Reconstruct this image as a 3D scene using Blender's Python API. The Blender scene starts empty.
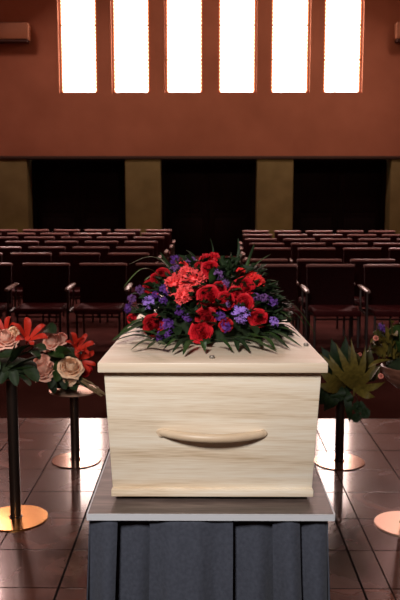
import bpy, bmesh, math, random
from mathutils import Vector, Matrix, Euler, noise
random.seed(7)
R = math.radians
PI = math.pi
C = bpy.context.scene.collection

# ------------------------------------------------------------------ camera numbers
CAM_H, PITCH, YAW, FPX = 1.64, R(7.83), 5.0 / 800.0, 800.0
CAM_ROT = Euler((PI / 2 - PITCH, 0, YAW), 'XYZ').to_matrix()


def ray(px, py):
    return CAM_ROT @ Vector(((px - 200) / FPX, (300 - py) / FPX, -1.0))


def at(px, py, Y):
    d = ray(px, py)
    return Vector((0, 0, CAM_H)) + d * (Y / d.y)


def on_z(px, py, z):
    d = ray(px, py)
    return Vector((0, 0, CAM_H)) + d * ((z - CAM_H) / d.z)


# ------------------------------------------------------------------ materials
def mat(name, color, rough=0.5, metal=0.0, spec=0.5, coat=0.0):
    m = bpy.data.materials.new(name)
    m.use_nodes = True
    b = m.node_tree.nodes['Principled BSDF']
    b.inputs['Base Color'].default_value = (*color, 1)
    b.inputs['Roughness'].default_value = rough
    b.inputs['Metallic'].default_value = metal
    b.inputs['Specular IOR Level'].default_value = spec
    b.inputs['Coat Weight'].default_value = coat
    return m


def nd(m, kind, **kw):
    n = m.node_tree.nodes.new(kind)
    for k, v in kw.items():
        setattr(n, k, v)
    return n


def ln(m, a, b):
    m.node_tree.links.new(a, b)


def bsdf(m):
    return m.node_tree.nodes['Principled BSDF']


def ramp(m, stops):
    r = nd(m, 'ShaderNodeValToRGB')
    e = r.color_ramp.elements
    while len(e) < len(stops):
        e.new(0.5)
    for el, (p, c) in zip(e, stops):
        el.position = p
        el.color = (*c, 1)
    return r


def noisy(m, stops, scale=(1, 1, 1), nscale=5.0, detail=4.0, coord='Object', bump=0.0, distortion=0.0, bdist=0.01):
    tc = nd(m, 'ShaderNodeTexCoord')
    mp = nd(m, 'ShaderNodeMapping')
    mp.inputs['Scale'].default_value = scale
    ln(m, tc.outputs[coord], mp.inputs['Vector'])
    n = nd(m, 'ShaderNodeTexNoise')
    n.inputs['Scale'].default_value = nscale
    n.inputs['Detail'].default_value = detail
    n.inputs['Distortion'].default_value = distortion
    ln(m, mp.outputs[0], n.inputs['Vector'])
    r = ramp(m, stops)
    ln(m, n.outputs['Fac'], r.inputs['Fac'])
    ln(m, r.outputs['Color'], bsdf(m).inputs['Base Color'])
    if bump:
        b = nd(m, 'ShaderNodeBump')
        b.inputs['Strength'].default_value = bump
        b.inputs['Distance'].default_value = bdist
        ln(m, n.outputs['Fac'], b.inputs['Height'])
        ln(m, b.outputs[0], bsdf(m).inputs['Normal'])
    return n, r


def wood(name, stops, rough, grain=(1.2, 1.2, 22), fine=(6, 6, 160), bump=0.06, along='x'):
    """Grain that runs along X of the object: broad noise bands plus fine pores."""
    m = mat(name, stops[0][1], rough)
    tc = nd(m, 'ShaderNodeTexCoord')

    def branch(sc, detail, dist):
        mp = nd(m, 'ShaderNodeMapping')
        mp.inputs['Scale'].default_value = sc
        ln(m, tc.outputs['Object'], mp.inputs['Vector'])
        n = nd(m, 'ShaderNodeTexNoise')
        n.inputs['Scale'].default_value = 1.0
        n.inputs['Detail'].default_value = detail
        n.inputs['Distortion'].default_value = dist
        ln(m, mp.outputs[0], n.inputs['Vector'])
        return n
    a = branch(grain, 5, 0.6)
    f = branch(fine, 2, 0.0)
    mix = nd(m, 'ShaderNodeMath', operation='MULTIPLY_ADD')
    ln(m, f.outputs['Fac'], mix.inputs[0])
    mix.inputs[1].default_value = 0.45
    ln(m, a.outputs['Fac'], mix.inputs[2])
    r = ramp(m, stops)
    ln(m, mix.outputs[0], r.inputs['Fac'])
    ln(m, r.outputs['Color'], bsdf(m).inputs['Base Color'])
    bp = nd(m, 'ShaderNodeBump')
    bp.inputs['Strength'].default_value = bump
    bp.inputs['Distance'].default_value = 0.004
    ln(m, f.outputs['Fac'], bp.inputs['Height'])
    ln(m, bp.outputs[0], bsdf(m).inputs['Normal'])
    return m


M = {}
M['oak'] = wood('pale_oak', [(0.50, (0.56, 0.41, 0.26)), (0.66, (0.75, 0.61, 0.45)), (0.80, (0.83, 0.72, 0.57)), (0.96, (0.88, 0.80, 0.68))],
                0.42, grain=(1.1, 1.5, 20), fine=(11, 40, 260))
M['oak_lid'] = wood('pale_oak_lid', [(0.40, (0.62, 0.44, 0.29)), (0.65, (0.76, 0.60, 0.44)), (0.9, (0.82, 0.69, 0.54))],
                    0.40, grain=(1.5, 14, 26), fine=(9, 120, 190))
M['handle_wood'] = wood('handle_wood', [(0.4, (0.56, 0.40, 0.26)), (0.9, (0.68, 0.52, 0.36))], 0.4, grain=(3, 14, 20), fine=(20, 90, 90))
M['greywood'] = wood('grey_brown_wood', [(0.4, (0.035, 0.022, 0.018)), (0.7, (0.10, 0.07, 0.06)), (0.95, (0.19, 0.14, 0.12))],
                     0.42, grain=(2, 22, 22), fine=(14, 150, 150))
M['edge'] = mat('grey_edge_band', (0.56, 0.57, 0.60), 0.45)
M['dark'] = mat('joint_and_shade_black', (0.008, 0.006, 0.006), 0.9, spec=0.03)
M['cap'] = mat('grey_screw_cap', (0.30, 0.26, 0.22), 0.35, 0.6)

M['cloth'] = mat('slate_cloth', (0.05, 0.055, 0.07), 0.9, spec=0.15)
bsdf(M['cloth']).inputs['Sheen Weight'].default_value = 0.12
noisy(M['cloth'], [(0.3, (0.045, 0.049, 0.066)), (0.7, (0.062, 0.068, 0.090))], (1, 1, 1), 90, 6, bump=0.25, bdist=0.003)

# stone floor tiles, polished
def tile_floor():
    m = mat('polished_stone_tile', (0.1, 0.05, 0.04), 0.2)
    geo = nd(m, 'ShaderNodeNewGeometry')
    sx = nd(m, 'ShaderNodeSeparateXYZ')
    ln(m, geo.outputs['Position'], sx.inputs[0])

    def joint(sock, origin, pitch, half):
        s = nd(m, 'ShaderNodeMath', operation='SUBTRACT'); ln(m, sock, s.inputs[0]); s.inputs[1].default_value = origin
        d = nd(m, 'ShaderNodeMath', operation='DIVIDE'); ln(m, s.outputs[0], d.inputs[0]); d.inputs[1].default_value = pitch
        f = nd(m, 'ShaderNodeMath', operation='FRACT'); ln(m, d.outputs[0], f.inputs[0])
        c = nd(m, 'ShaderNodeMath', operation='SUBTRACT'); ln(m, f.outputs[0], c.inputs[0]); c.inputs[1].default_value = 0.5
        a = nd(m, 'ShaderNodeMath', operation='ABSOLUTE'); ln(m, c.outputs[0], a.inputs[0])
        g = nd(m, 'ShaderNodeMath', operation='GREATER_THAN'); ln(m, a.outputs[0], g.inputs[0]); g.inputs[1].default_value = 0.5 - half / pitch
        fl = nd(m, 'ShaderNodeMath', operation='FLOOR'); ln(m, d.outputs[0], fl.inputs[0])
        return g.outputs[0], fl.outputs[0]
    jx, ix = joint(sx.outputs['X'], TX0, TPX, 0.0035)
    jy, iy = joint(sx.outputs['Y'], TY0, TPY, 0.0035)
    j = nd(m, 'ShaderNodeMath', operation='MAXIMUM'); ln(m, jx, j.inputs[0]); ln(m, jy, j.inputs[1])
    cb = nd(m, 'ShaderNodeCombineXYZ'); ln(m, ix, cb.inputs[0]); ln(m, iy, cb.inputs[1])
    wn = nd(m, 'ShaderNodeTexWhiteNoise'); ln(m, cb.outputs[0], wn.inputs['Vector'])
    n = nd(m, 'ShaderNodeTexNoise'); n.inputs['Scale'].default_value = 3.2; n.inputs['Detail'].default_value = 7; n.inputs['Distortion'].default_value = 1.2
    ln(m, geo.outputs['Position'], n.inputs['Vector'])
    mx = nd(m, 'ShaderNodeMath', operation='MULTIPLY_ADD')
    ln(m, wn.outputs['Value'], mx.inputs[0]); mx.inputs[1].default_value = 0.22; ln(m, n.outputs['Fac'], mx.inputs[2])
    r = ramp(m, [(0.30, (0.024, 0.007, 0.004)), (0.55, (0.056, 0.016, 0.009)), (0.72, (0.090, 0.026, 0.015)), (0.88, (0.19, 0.055, 0.026))])
    ln(m, mx.outputs[0], r.inputs['Fac'])
    mixc = nd(m, 'ShaderNodeMix', data_type='RGBA')
    ln(m, j.outputs[0], mixc.inputs['Factor'])
    ln(m, r.outputs['Color'], mixc.inputs['A'])
    mixc.inputs['B'].default_value = (0.016, 0.008, 0.006, 1)
    ln(m, mixc.outputs['Result'], bsdf(m).inputs['Base Color'])
    rr = nd(m, 'ShaderNodeMath', operation='MULTIPLY_ADD')
    ln(m, n.outputs['Fac'], rr.inputs[0]); rr.inputs[1].default_value = 0.18; rr.inputs[2].default_value = 0.17
    r2 = nd(m, 'ShaderNodeMath', operation='MULTIPLY_ADD')
    ln(m, j.outputs[0], r2.inputs[0]); r2.inputs[1].default_value = 0.5; ln(m, rr.outputs[0], r2.inputs[2])
    ln(m, r2.outputs[0], bsdf(m).inputs['Roughness'])
    sl = nd(m, 'ShaderNodeMath', operation='MULTIPLY_ADD')
    ln(m, j.outputs[0], sl.inputs[0]); sl.inputs[1].default_value = -0.12; sl.inputs[2].default_value = 0.14
    bsdf(m).inputs['Specular Tint'].default_value = (1.0, .54, .44, 1)
    ln(m, sl.outputs[0], bsdf(m).inputs['Specular IOR Level'])
    cw = nd(m, 'ShaderNodeMath', operation='MULTIPLY_ADD')
    ln(m, j.outputs[0], cw.inputs[0]); cw.inputs[1].default_value = -0.75; cw.inputs[2].default_value = 0.75
    ln(m, cw.outputs[0], bsdf(m).inputs['Coat Weight'])
    bsdf(m).inputs['Coat Roughness'].default_value = 0.09
    inv = nd(m, 'ShaderNodeMath', operation='SUBTRACT'); inv.inputs[0].default_value = 1.0; ln(m, j.outputs[0], inv.inputs[1])
    n2 = nd(m, 'ShaderNodeTexNoise'); n2.inputs['Scale'].default_value = 9; n2.inputs['Detail'].default_value = 3
    ln(m, geo.outputs['Position'], n2.inputs['Vector'])
    ad = nd(m, 'ShaderNodeMath', operation='MULTIPLY_ADD'); ln(m, n2.outputs['Fac'], ad.inputs[0]); ad.inputs[1].default_value = 0.12; ln(m, inv.outputs[0], ad.inputs[2])
    b = nd(m, 'ShaderNodeBump'); b.inputs['Strength'].default_value = 0.12; b.inputs['Distance'].default_value = 0.004
    ln(m, ad.outputs[0], b.inputs['Height'])
    ln(m, b.outputs[0], bsdf(m).inputs['Normal'])
    ln(m, b.outputs[0], bsdf(m).inputs['Coat Normal'])
    return m


SEAM_L = on_z(54, 600, 0).x
SEAM_R = on_z(367, 600, 0).x
TPX = 0.345
TX0 = SEAM_L
Y_EDGE = on_z(20, 418, 0).y            # where the tile material gives way to the painted darker zone
TPY = (Y_EDGE - on_z(20, 518, 0).y) / 5.0
TY0 = Y_EDGE
M['tile'] = tile_floor()
M['aisle'] = mat('shade_painted_aisle_floor', (0.055, 0.016, 0.012), 1.0, spec=0.0)  # darker tone paints in the dim wall this stretch of floor mirrors
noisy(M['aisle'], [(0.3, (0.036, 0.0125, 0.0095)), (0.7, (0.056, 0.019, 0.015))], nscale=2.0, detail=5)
M['light_painted_seating_floor'] = mat('light_painted_seating_floor', (0.22, 0.10, 0.09), 1.0, spec=0.0)  # paler tone paints in the light on the floor between the chairs
noisy(M['light_painted_seating_floor'], [(0.3, (0.095, 0.036, 0.032)), (0.7, (0.14, 0.056, 0.050))], nscale=4.0, detail=5)

M['plaster'] = mat('terracotta_plaster', (0.33, 0.10, 0.055), 0.9, spec=0.2)
noisy(M['plaster'], [(0.3, (0.34, 0.132, 0.072)), (0.7, (0.42, 0.168, 0.094))], nscale=1.1, detail=6, bump=0.12)
M['pier'] = mat('olive_plaster', (0.17, 0.13, 0.045), 0.85, spec=0.2)
noisy(M['pier'], [(0.3, (0.15, 0.125, 0.048)), (0.7, (0.20, 0.168, 0.068))], nscale=2.5, detail=6, bump=0.1)
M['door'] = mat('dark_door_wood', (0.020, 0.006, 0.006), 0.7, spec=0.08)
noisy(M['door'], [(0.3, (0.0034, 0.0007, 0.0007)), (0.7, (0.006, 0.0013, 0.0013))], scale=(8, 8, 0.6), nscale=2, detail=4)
M['beam'] = mat('dark_beam', (0.045, 0.022, 0.012), 0.7)
M['room'] = mat('dim_plaster', (0.20, 0.10, 0.07), 0.9)
M['frame'] = mat('window_frame_paint', (0.30, 0.10, 0.065), 0.6)
M['lead'] = mat('leaded_bar', (0.05, 0.035, 0.03), 0.5, 0.6)
M['lampbox'] = mat('brown_fixture', (0.36, 0.15, 0.07), 0.6)
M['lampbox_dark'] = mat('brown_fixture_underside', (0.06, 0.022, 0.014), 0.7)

def stained_glass():
    """Backlit leaded glass: white centre, a border of small amber and rose pieces."""
    m = bpy.data.materials.new('backlit_stained_glass')
    m.use_nodes = True
    nt = m.node_tree
    nt.nodes.remove(nt.nodes['Principled BSDF'])
    tc = nd(m, 'ShaderNodeTexCoord')
    sx = nd(m, 'ShaderNodeSeparateXYZ'); ln(m, tc.outputs['Generated'], sx.inputs[0])
    c = nd(m, 'ShaderNodeMath', operation='SUBTRACT'); ln(m, sx.outputs['X'], c.inputs[0]); c.inputs[1].default_value = 0.5
    a = nd(m, 'ShaderNodeMath', operation='ABSOLUTE'); ln(m, c.outputs[0], a.inputs[0])
    # scallop: the border width swings along the height
    w = nd(m, 'ShaderNodeMath', operation='MULTIPLY'); ln(m, sx.outputs['Z'], w.inputs[0]); w.inputs[1].default_value = 2 * PI * 27
    s = nd(m, 'ShaderNodeMath', operation='SINE'); ln(m, w.outputs[0], s.inputs[0])
    sc = nd(m, 'ShaderNodeMath', operation='MULTIPLY_ADD'); ln(m, s.outputs[0], sc.inputs[0]); sc.inputs[1].default_value = 0.009; ln(m, a.outputs[0], sc.inputs[2])
    r = ramp(m, [(0.0, (1, 0.75, 0.68)), (0.435, (1.0, 0.75, 0.67)), (0.466, (0.20, 0.075, 0.016)), (0.490, (0.045, 0.006, 0.003))])
    ln(m, sc.outputs[0], r.inputs['Fac'])
    e = nd(m, 'ShaderNodeEmission'); e.inputs['Strength'].default_value = 13.0
    ln(m, r.outputs['Color'], e.inputs['Color'])
    ln(m, e.outputs[0], nt.nodes['Material Output'].inputs['Surface'])
    return m


M['glass'] = stained_glass()
M['upholstery'] = mat('maroon_upholstery', (0.020, 0.004, 0.005), 0.75, spec=0.2)
noisy(M['upholstery'], [(0.3, (0.036, 0.005, 0.007)), (0.7, (0.056, 0.008, 0.010))], nscale=60, detail=2)
M['seat_fabric'] = mat('maroon_seat', (0.11, 0.013, 0.016), 0.7, spec=0.25)
M['rail_highlight'] = mat('highlight_pink_rail', (0.66, 0.38, 0.35), 0.34)  # pale pink paints the window highlight onto the chair tops
M['arm_wood'] = mat('arm_wood', (0.55, 0.40, 0.36), 0.22)
M['steel'] = mat('chair_steel', (0.10, 0.075, 0.07), 0.4, 0.8)
M['brass'] = mat('brushed_brass', (0.62, 0.33, 0.12), 0.24, 1.0)
noisy(M['brass'], [(0.3, (0.70, 0.33, 0.09)), (0.7, (0.88, 0.46, 0.15))], scale=(2, 30, 2), nscale=4, detail=3)
M['rose_metal'] = mat('pale_brass', (0.70, 0.50, 0.40), 0.14, 1.0)
M['plate'] = mat('soft_brass', (0.70, 0.45, 0.33), 0.38, 0.7)
M['post'] = mat('dark_post_metal', (0.11, 0.08, 0.065), 0.30, 0.9)

def petal(name, c0, c1, rough=0.55):
    m = mat(name, c0, rough, spec=0.3)
    noisy(m, [(0.3, c0), (0.7, c1)], nscale=45, detail=3)
    bsdf(m).inputs['Subsurface Weight'].default_value = 0.0
    return m


M['red'] = petal('red_petal', (0.48, 0.006, 0.014), (0.68, 0.014, 0.026))
M['deepred'] = petal('deep_red_petal', (0.36, 0.005, 0.010), (0.50, 0.009, 0.016))
M['coral'] = petal('coral_petal', (0.86, 0.045, 0.055), (0.98, 0.16, 0.15))
M['scarlet'] = petal('scarlet_petal', (0.72, 0.020, 0.024), (0.90, 0.05, 0.045))
M['violet'] = petal('violet_floret', (0.075, 0.018, 0.17), (0.16, 0.045, 0.32))
M['lavender'] = petal('lavender_floret', (0.28, 0.13, 0.58), (0.46, 0.26, 0.78))
M['mauve'] = petal('mauve_floret', (0.13, 0.045, 0.19), (0.24, 0.10, 0.31))
M['peach'] = petal('peach_petal', (0.94, 0.46, 0.34), (1.0, 0.62, 0.48))
M['cream'] = petal('cream_petal', (0.92, 0.56, 0.36), (1.0, 0.74, 0.50))
M['lily'] = petal('orange_red_petal', (0.36, 0.013, 0.006), (0.54, 0.030, 0.012))
M['pink'] = petal('pink_petal', (0.72, 0.22, 0.16), (0.85, 0.34, 0.26))
M['leaf'] = petal('dark_leaf', (0.007, 0.017, 0.005), (0.018, 0.036, 0.010), 0.6)
M['leaf2'] = petal('mid_leaf', (0.016, 0.038, 0.008), (0.036, 0.070, 0.016), 0.5)
M['grassblade'] = petal('blade_leaf', (0.050, 0.085, 0.022), (0.10, 0.14, 0.05), 0.35)
M['olive'] = petal('olive_leaf', (0.085, 0.060, 0.010), (0.155, 0.112, 0.020), 0.5)
M['olive_dark'] = petal('olive_dark_leaf', (0.035, 0.032, 0.008), (0.07, 0.06, 0.014), 0.5)
M['stem'] = petal('woody_stem', (0.10, 0.065, 0.03), (0.18, 0.12, 0.06))
M['foam'] = petal('moss', (0.010, 0.018, 0.006), (0.02, 0.032, 0.01), 0.9)
M['stamen'] = mat('stamen', (0.35, 0.10, 0.02), 0.6)
M['basket'] = mat('brown_bowl', (0.16, 0.07, 0.045), 0.4)
noisy(M['basket'], [(0.35, (0.10, 0.035, 0.022)), (0.65, (0.20, 0.085, 0.055))], scale=(3, 3, 14), nscale=5, detail=4, bump=0.2)


# ------------------------------------------------------------------ mesh helpers
class MB:
    def __init__(s):
        s.v, s.f = [], []

    def add(s, verts, faces, mx=None):
        o = len(s.v)
        s.v += [tuple(mx @ Vector(v)) if mx else tuple(v) for v in verts]
        s.f += [tuple(i + o for i in f) for f in faces]
        return s

    def merge(s, other, mx=None):
        return s.add(other.v, other.f, mx)

    def box(s, x0, x1, y0, y1, z0, z1):
        v = [(x, y, z) for z in (z0, z1) for y in (y0, y1) for x in (x0, x1)]
        return s.add(v, [(0, 2, 3, 1), (4, 5, 7, 6), (0, 1, 5, 4), (2, 6, 7, 3), (0, 4, 6, 2), (1, 3, 7, 5)])

    def grid(s, fn, nu, nv, closed_u=False):
        v = [fn(i / (nu if closed_u else nu - 1), j / (nv - 1)) for j in range(nv) for i in range(nu)]
        f = []
        for j in range(nv - 1):
            for i in range(nu if closed_u else nu - 1):
                k = (i + 1) % nu
                f.append((j * nu + i, j * nu + k, (j + 1) * nu + k, (j + 1) * nu + i))
        return s.add(v, f)

    def tube(s, pts, radii, n=8, caps=True):
        pts = [Vector(p) for p in pts]
        if not hasattr(radii, '__len__'):
            radii = [radii] * len(pts)
        rings, up = [], None
        for i, p in enumerate(pts):
            t = (pts[min(i + 1, len(pts) - 1)] - pts[max(i - 1, 0)]).normalized()
            if up is None:
                up = t.orthogonal().normalized()
            a = (up - t * up.dot(t)).normalized()
            up = a
            b = t.cross(a)
            rings.append([p + (a * math.cos(2 * PI * k / n) + b * math.sin(2 * PI * k / n)) * radii[i] for k in range(n)])
        v = [q for r_ in rings for q in r_]
        f = [(i * n + k, i * n + (k + 1) % n, (i + 1) * n + (k + 1) % n, (i + 1) * n + k) for i in range(len(pts) - 1) for k in range(n)]
        if caps:
            f += [tuple(range(n - 1, -1, -1)), tuple((len(pts) - 1) * n + k for k in range(n))]
        return s.add(v, f)

    def lathe(s, prof, n=32, cx=0, cy=0):
        v, f = [], []
        for (r, z) in prof:
            v += [(cx + r * math.cos(2 * PI * k / n), cy + r * math.sin(2 * PI * k / n), z) for k in range(n)]
        for i in range(len(prof) - 1):
            f += [(i * n + k, i * n + (k + 1) % n, (i + 1) * n + (k + 1) % n, (i + 1) * n + k) for k in range(n)]
        f += [tuple(range(n - 1, -1, -1)), tuple((len(prof) - 1) * n + k for k in range(n))]
        return s.add(v, f)

    def mesh(s, name, m, smooth=True, bevel=0.0, seg=2):
        me = bpy.data.meshes.new(name)
        me.from_pydata(s.v, [], s.f)
        bm = bmesh.new(); bm.from_mesh(me)
        bmesh.ops.recalc_face_normals(bm, faces=bm.faces)
        if bevel:
            bmesh.ops.bevel(bm, geom=[e for e in bm.edges if e.calc_face_angle(0) > 0.5], offset=bevel, segments=seg, affect='EDGES', profile=0.5)
        bm.to_mesh(me); bm.free()
        me.materials.append(m)
        if smooth:
            for p in me.polygons:
                p.use_smooth = True
            try:
                me.set_sharp_from_angle(angle=R(38))
            except Exception:
                pass
        return me

    def build(s, name, m, parent=None, mx=None, **kw):
        return link(name, s.mesh(name, m, **kw), parent, mx)


def link(name, me, parent=None, mx=None):
    o = bpy.data.objects.new(name, me)
    C.objects.link(o)
    if parent:
        o.parent = parent
    if mx is not None:
        o.matrix_local = mx
    return o


def empty(name, loc, label, cat, group=None):
    o = bpy.data.objects.new(name, None)
    C.objects.link(o)
    o.location = loc
    o.empty_display_size = 0.1
    return tag(o, label, cat, group)


def tag(o, label, cat, group=None):
    o['label'] = label
    o['category'] = cat
    if group:
        o['group'] = group
    return o


def struct(o):
    o['kind'] = 'structure'
    return o


def copy_tree(o, parent=None):
    c = o.copy()
    C.objects.link(c)
    c.parent = parent
    for ch in list(o.children):
        copy_tree(ch, c)
    return c


# ------------------------------------------------------------------ room
WALL_Y = 19.5
XW = 6.6
CEIL = 7.6
struct(MB().box(-XW, XW, -3.5, Y_EDGE, -0.12, 0).build('floor', M['tile'], smooth=False))
Y_SEAT = 8.05
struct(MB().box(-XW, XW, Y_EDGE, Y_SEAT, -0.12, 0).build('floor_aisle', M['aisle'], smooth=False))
struct(MB().box(-XW, XW, Y_SEAT, WALL_Y + 1.2, -0.12, 0).build('floor_seating', M['light_painted_seating_floor'], smooth=False))
struct(MB().box(-XW - .3, -XW, -3.5, WALL_Y + 1.2, -0.12, CEIL).build('wall_left', M['room'], smooth=False))
struct(MB().box(XW, XW + .3, -3.5, WALL_Y + 1.2, -0.12, CEIL).build('wall_right', M['room'], smooth=False))
struct(MB().box(-XW - .3, XW + .3, -3.8, -3.5, -0.12, CEIL).build('wall_front', M['room'], smooth=False))
struct(MB().box(-XW - .3, XW + .3, -3.8, WALL_Y + 1.2, CEIL, CEIL + .25).build('ceiling', M['room'], smooth=False))
# dark expansion joints that run the length of the polished floor
for i, x in enumerate((SEAM_L, SEAM_R)):
    struct(MB().box(x - .0045, x + .0045, -3.4, Y_EDGE, -0.01, 0.0015).build('trim_%d' % (i + 1), M['dark'], smooth=False))

wz = lambda py: at(200, py, WALL_Y).z
wx = lambda px, py=120: at(px, py, WALL_Y).x
Z_LINTEL = wz(156)
Z_SILL = wz(93)
Z_TOP = 6.42
wins = [(59.5, 98), (112, 150.5), (165, 203.5), (217.5, 256.5), (270, 309.5), (322.5, 362)]
wins = [(wx(a, 92), wx(b, 92)) for a, b in wins]
TH = 0.30
wb = MB()
wb.box(-XW, XW, WALL_Y, WALL_Y + TH, Z_LINTEL, Z_SILL)
wb.box(-XW, XW, WALL_Y, WALL_Y + TH, Z_TOP, CEIL)
edges = [-XW] + [v for w in wins for v in w] + [XW]
for i in range(0, len(edges), 2):
    wb.box(edges[i], edges[i + 1], WALL_Y, WALL_Y + TH, Z_SILL, Z_TOP)
struct(wb.build('wall_back', M['plaster'], smooth=False))

for i, (a, b) in enumerate(wins):
    fy0, fy1 = WALL_Y + 0.10, WALL_Y + 0.18
    fw = 0.035
    f = MB()
    f.box(a, a + fw, fy0, fy1, Z_SILL, Z_TOP).box(b - fw, b, fy0, fy1, Z_SILL, Z_TOP)
    f.box(a + fw, b - fw, fy0, fy1, Z_SILL, Z_SILL + fw).box(a + fw, b - fw, fy0, fy1, Z_TOP - fw, Z_TOP)
    fo = struct(f.build('window_%d' % (i + 1), M['frame'], smooth=False))
    p = MB().box(a + fw, b - fw, fy0 + .03, fy0 + .045, Z_SILL + fw, Z_TOP - fw).build('pane', M['glass'], fo, smooth=False)
    for k in range(1, 4):
        z = Z_SILL + (wz(59) - Z_SILL) * k
        MB().box(a + fw, a + fw + .07, fy0 + .012, fy0 + .028, z - .012, z + .012).box(
            b - fw - .07, b - fw, fy0 + .012, fy0 + .028, z - .012, z + .012).build('glazing_bar', M['lead'], fo, smooth=False)

# lintel beam and olive piers with dark doorways between them
struct(MB().box(-XW, XW, WALL_Y - .04, WALL_Y + .42, Z_LINTEL - .07, Z_LINTEL).build('trim_3', M['beam'], bevel=.008))
piers = [(-40, 27.5), (125.5, 160.5), (257, 293), (390.5, 450)]
n = 4
for a, b in piers:
    xa, xb = max(-XW, wx(a, 190)), min(XW, wx(b, 190))
    struct(MB().box(xa, xb, WALL_Y, WALL_Y + .6, 0, Z_LINTEL - .07).build('trim_%d' % n, M['pier'], bevel=.006)); n += 1
doors = [(27.5, 125.5), (160.5, 257), (293, 390.5)]
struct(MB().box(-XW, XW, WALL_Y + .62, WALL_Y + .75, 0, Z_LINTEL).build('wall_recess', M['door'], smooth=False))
for i, (a, b) in enumerate(doors):
    xa, xb = wx(a, 190) + .004, wx(b, 190) - .004
    y = WALL_Y + .52
    zt = Z_LINTEL - .09
    fr = MB()
    fr.box(xa, xa + .09, y - .03, y + .08, 0, zt).box(xb - .09, xb, y - .03, y + .08, 0, zt).box(xa + .09, xb - .09, y - .03, y + .08, zt - .09, zt)
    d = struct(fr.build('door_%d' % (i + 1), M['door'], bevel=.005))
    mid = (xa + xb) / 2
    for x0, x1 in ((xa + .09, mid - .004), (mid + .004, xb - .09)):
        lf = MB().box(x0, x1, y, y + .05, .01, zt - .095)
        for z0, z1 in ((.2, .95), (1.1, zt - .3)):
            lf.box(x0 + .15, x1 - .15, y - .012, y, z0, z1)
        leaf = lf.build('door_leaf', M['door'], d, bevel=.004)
    for sx in (-1, 1):
        MB().tube([(mid + sx * .09, y, 1.0), (mid + sx * .09, y - .05, 1.0), (mid + sx * .09, y - .05, 1.25), (mid + sx * .09, y, 1.25)], .009).build('door_handle', M['door'], d)

# boxy fixtures high on the back wall
def fixture(px0, px1, py0, py1, label):
    x0, x1 = wx(px0, 33), wx(px1, 33)
    z0, z1 = wz(py1), wz(py0)
    y0 = WALL_Y - .32
    cx = (x0 + x1) / 2
    e = empty('wall_fixture', (cx, WALL_Y, z0), label, 'wall fixture', 'boxy fixtures on the back wall')
    k = MB()
    h = z1 - z0
    k.box(x0 - cx, x1 - cx, -.32, 0, 0, h)
    k.build('housing', M['lampbox'], e, bevel=.015)
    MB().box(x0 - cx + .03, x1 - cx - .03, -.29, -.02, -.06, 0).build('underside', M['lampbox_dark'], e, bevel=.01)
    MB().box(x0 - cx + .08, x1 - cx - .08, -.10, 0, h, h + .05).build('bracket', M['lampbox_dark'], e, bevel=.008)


fixture(-40, 31, 25, 41, 'orange-brown boxy wall fixture high up left of the tall windows')
fixture(393.5, 455, 25, 41, 'orange-brown boxy wall fixture high up right of the tall windows')

# ------------------------------------------------------------------ chairs
CW, PITCHX, TOPZ = 0.515, 0.635, 0.825


def chair_parts():
    out = {}
    # seat: cushion with a rounded front roll
    def seat_fn(u, v):
        pass
    s = MB()
    s.box(-CW / 2 + .01, CW / 2 - .01, -.47, -.02, .335, .40)
    out['seat'] = s.mesh('seat', M['seat_fabric'], bevel=.022, seg=3)
    # back: curved in plan, leaning back
    def back(t):
        def fn(u, v):
            x = (u - .5) * CW
            z = .385 + v * (TOPZ - .02 - .385)
            y = .015 + v * .055 - .030 * (2 * (u - .5)) ** 2 + t
            return (x, y, z)
        return fn
    b = MB()
    nu, nv = 9, 6
    b.grid(back(0), nu, nv); b.grid(back(.035), nu, nv)
    o = nu * nv
    for i in range(nu - 1):
        b.f.append((i, i + 1, o + i + 1, o + i)); k = (nv - 1) * nu
        b.f.append((k + i, k + i + 1, o + k + i + 1, o + k + i))
    for j in range(nv - 1):
        for c in (0, nu - 1):
            b.f.append((j * nu + c, (j + 1) * nu + c, o + (j + 1) * nu + c, o + j * nu + c))
    out['backrest'] = b.mesh('backrest', M['upholstery'])
    # top rail: rounded strip that follows the curve
    pts = []
    for i in range(11):
        u = i / 10
        pts.append(((u - .5) * (CW + .012), .015 + .055 - .030 * (2 * (u - .5)) ** 2 + .018, TOPZ - .014 + .006 * (2 * (u - .5)) ** 2))
    out['top_rail'] = MB().tube(pts, [.014] + [.021] * 9 + [.014], n=8).mesh('top_rail', M['rail_highlight'])
    def leg(x, y, z1, ytop):
        return MB().tube([(x, y, 0), (x, (y + ytop) / 2, z1 / 2), (x, ytop, z1)], .0135, n=6).mesh('leg', M['steel'])
    xs = CW / 2 - .03
    out['legs'] = [leg(-xs, -.42, .335, -.40), leg(xs, -.42, .335, -.40), leg(-xs, .06, .50, .02), leg(xs, .06, .50, .02)]
    out['cross_bars'] = [MB().tube([(-xs, y, .30), (xs, y, .30)], .010, n=6).mesh('cross_bar', M['steel']) for y in (-.41, .04)]
    # arm: a wooden pad carried on a steel hoop
    xa = PITCHX / 2
    a = MB().tube([(0, .00, .612), (0, -.08, .612), (0, -.36, .603), (0, -.475, .592)], [.020, .027, .027, .021], n=8)
    a.v = [(x * 1.15, y, .6 + (z - .6) * .62) for x, y, z in a.v]
    out['armrest'] = a.mesh('armrest', M['arm_wood'])
    s2 = MB().tube([(0, -.44, 0), (0, -.43, .3), (0, -.42, .585)], .013, n=6).tube([(0, -.06, .585), (0, -.07, .45), (0, -.12, .36), (0, -.43, .34)], .012, n=6)
    s2.tube([(0, -.40, .355), (xa - CW / 2 + .03, -.40, .355)], .011, n=6)
    out['arm_support'] = s2.mesh('arm_support', M['steel'])
    return out, xa


CP, XA = chair_parts()


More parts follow.
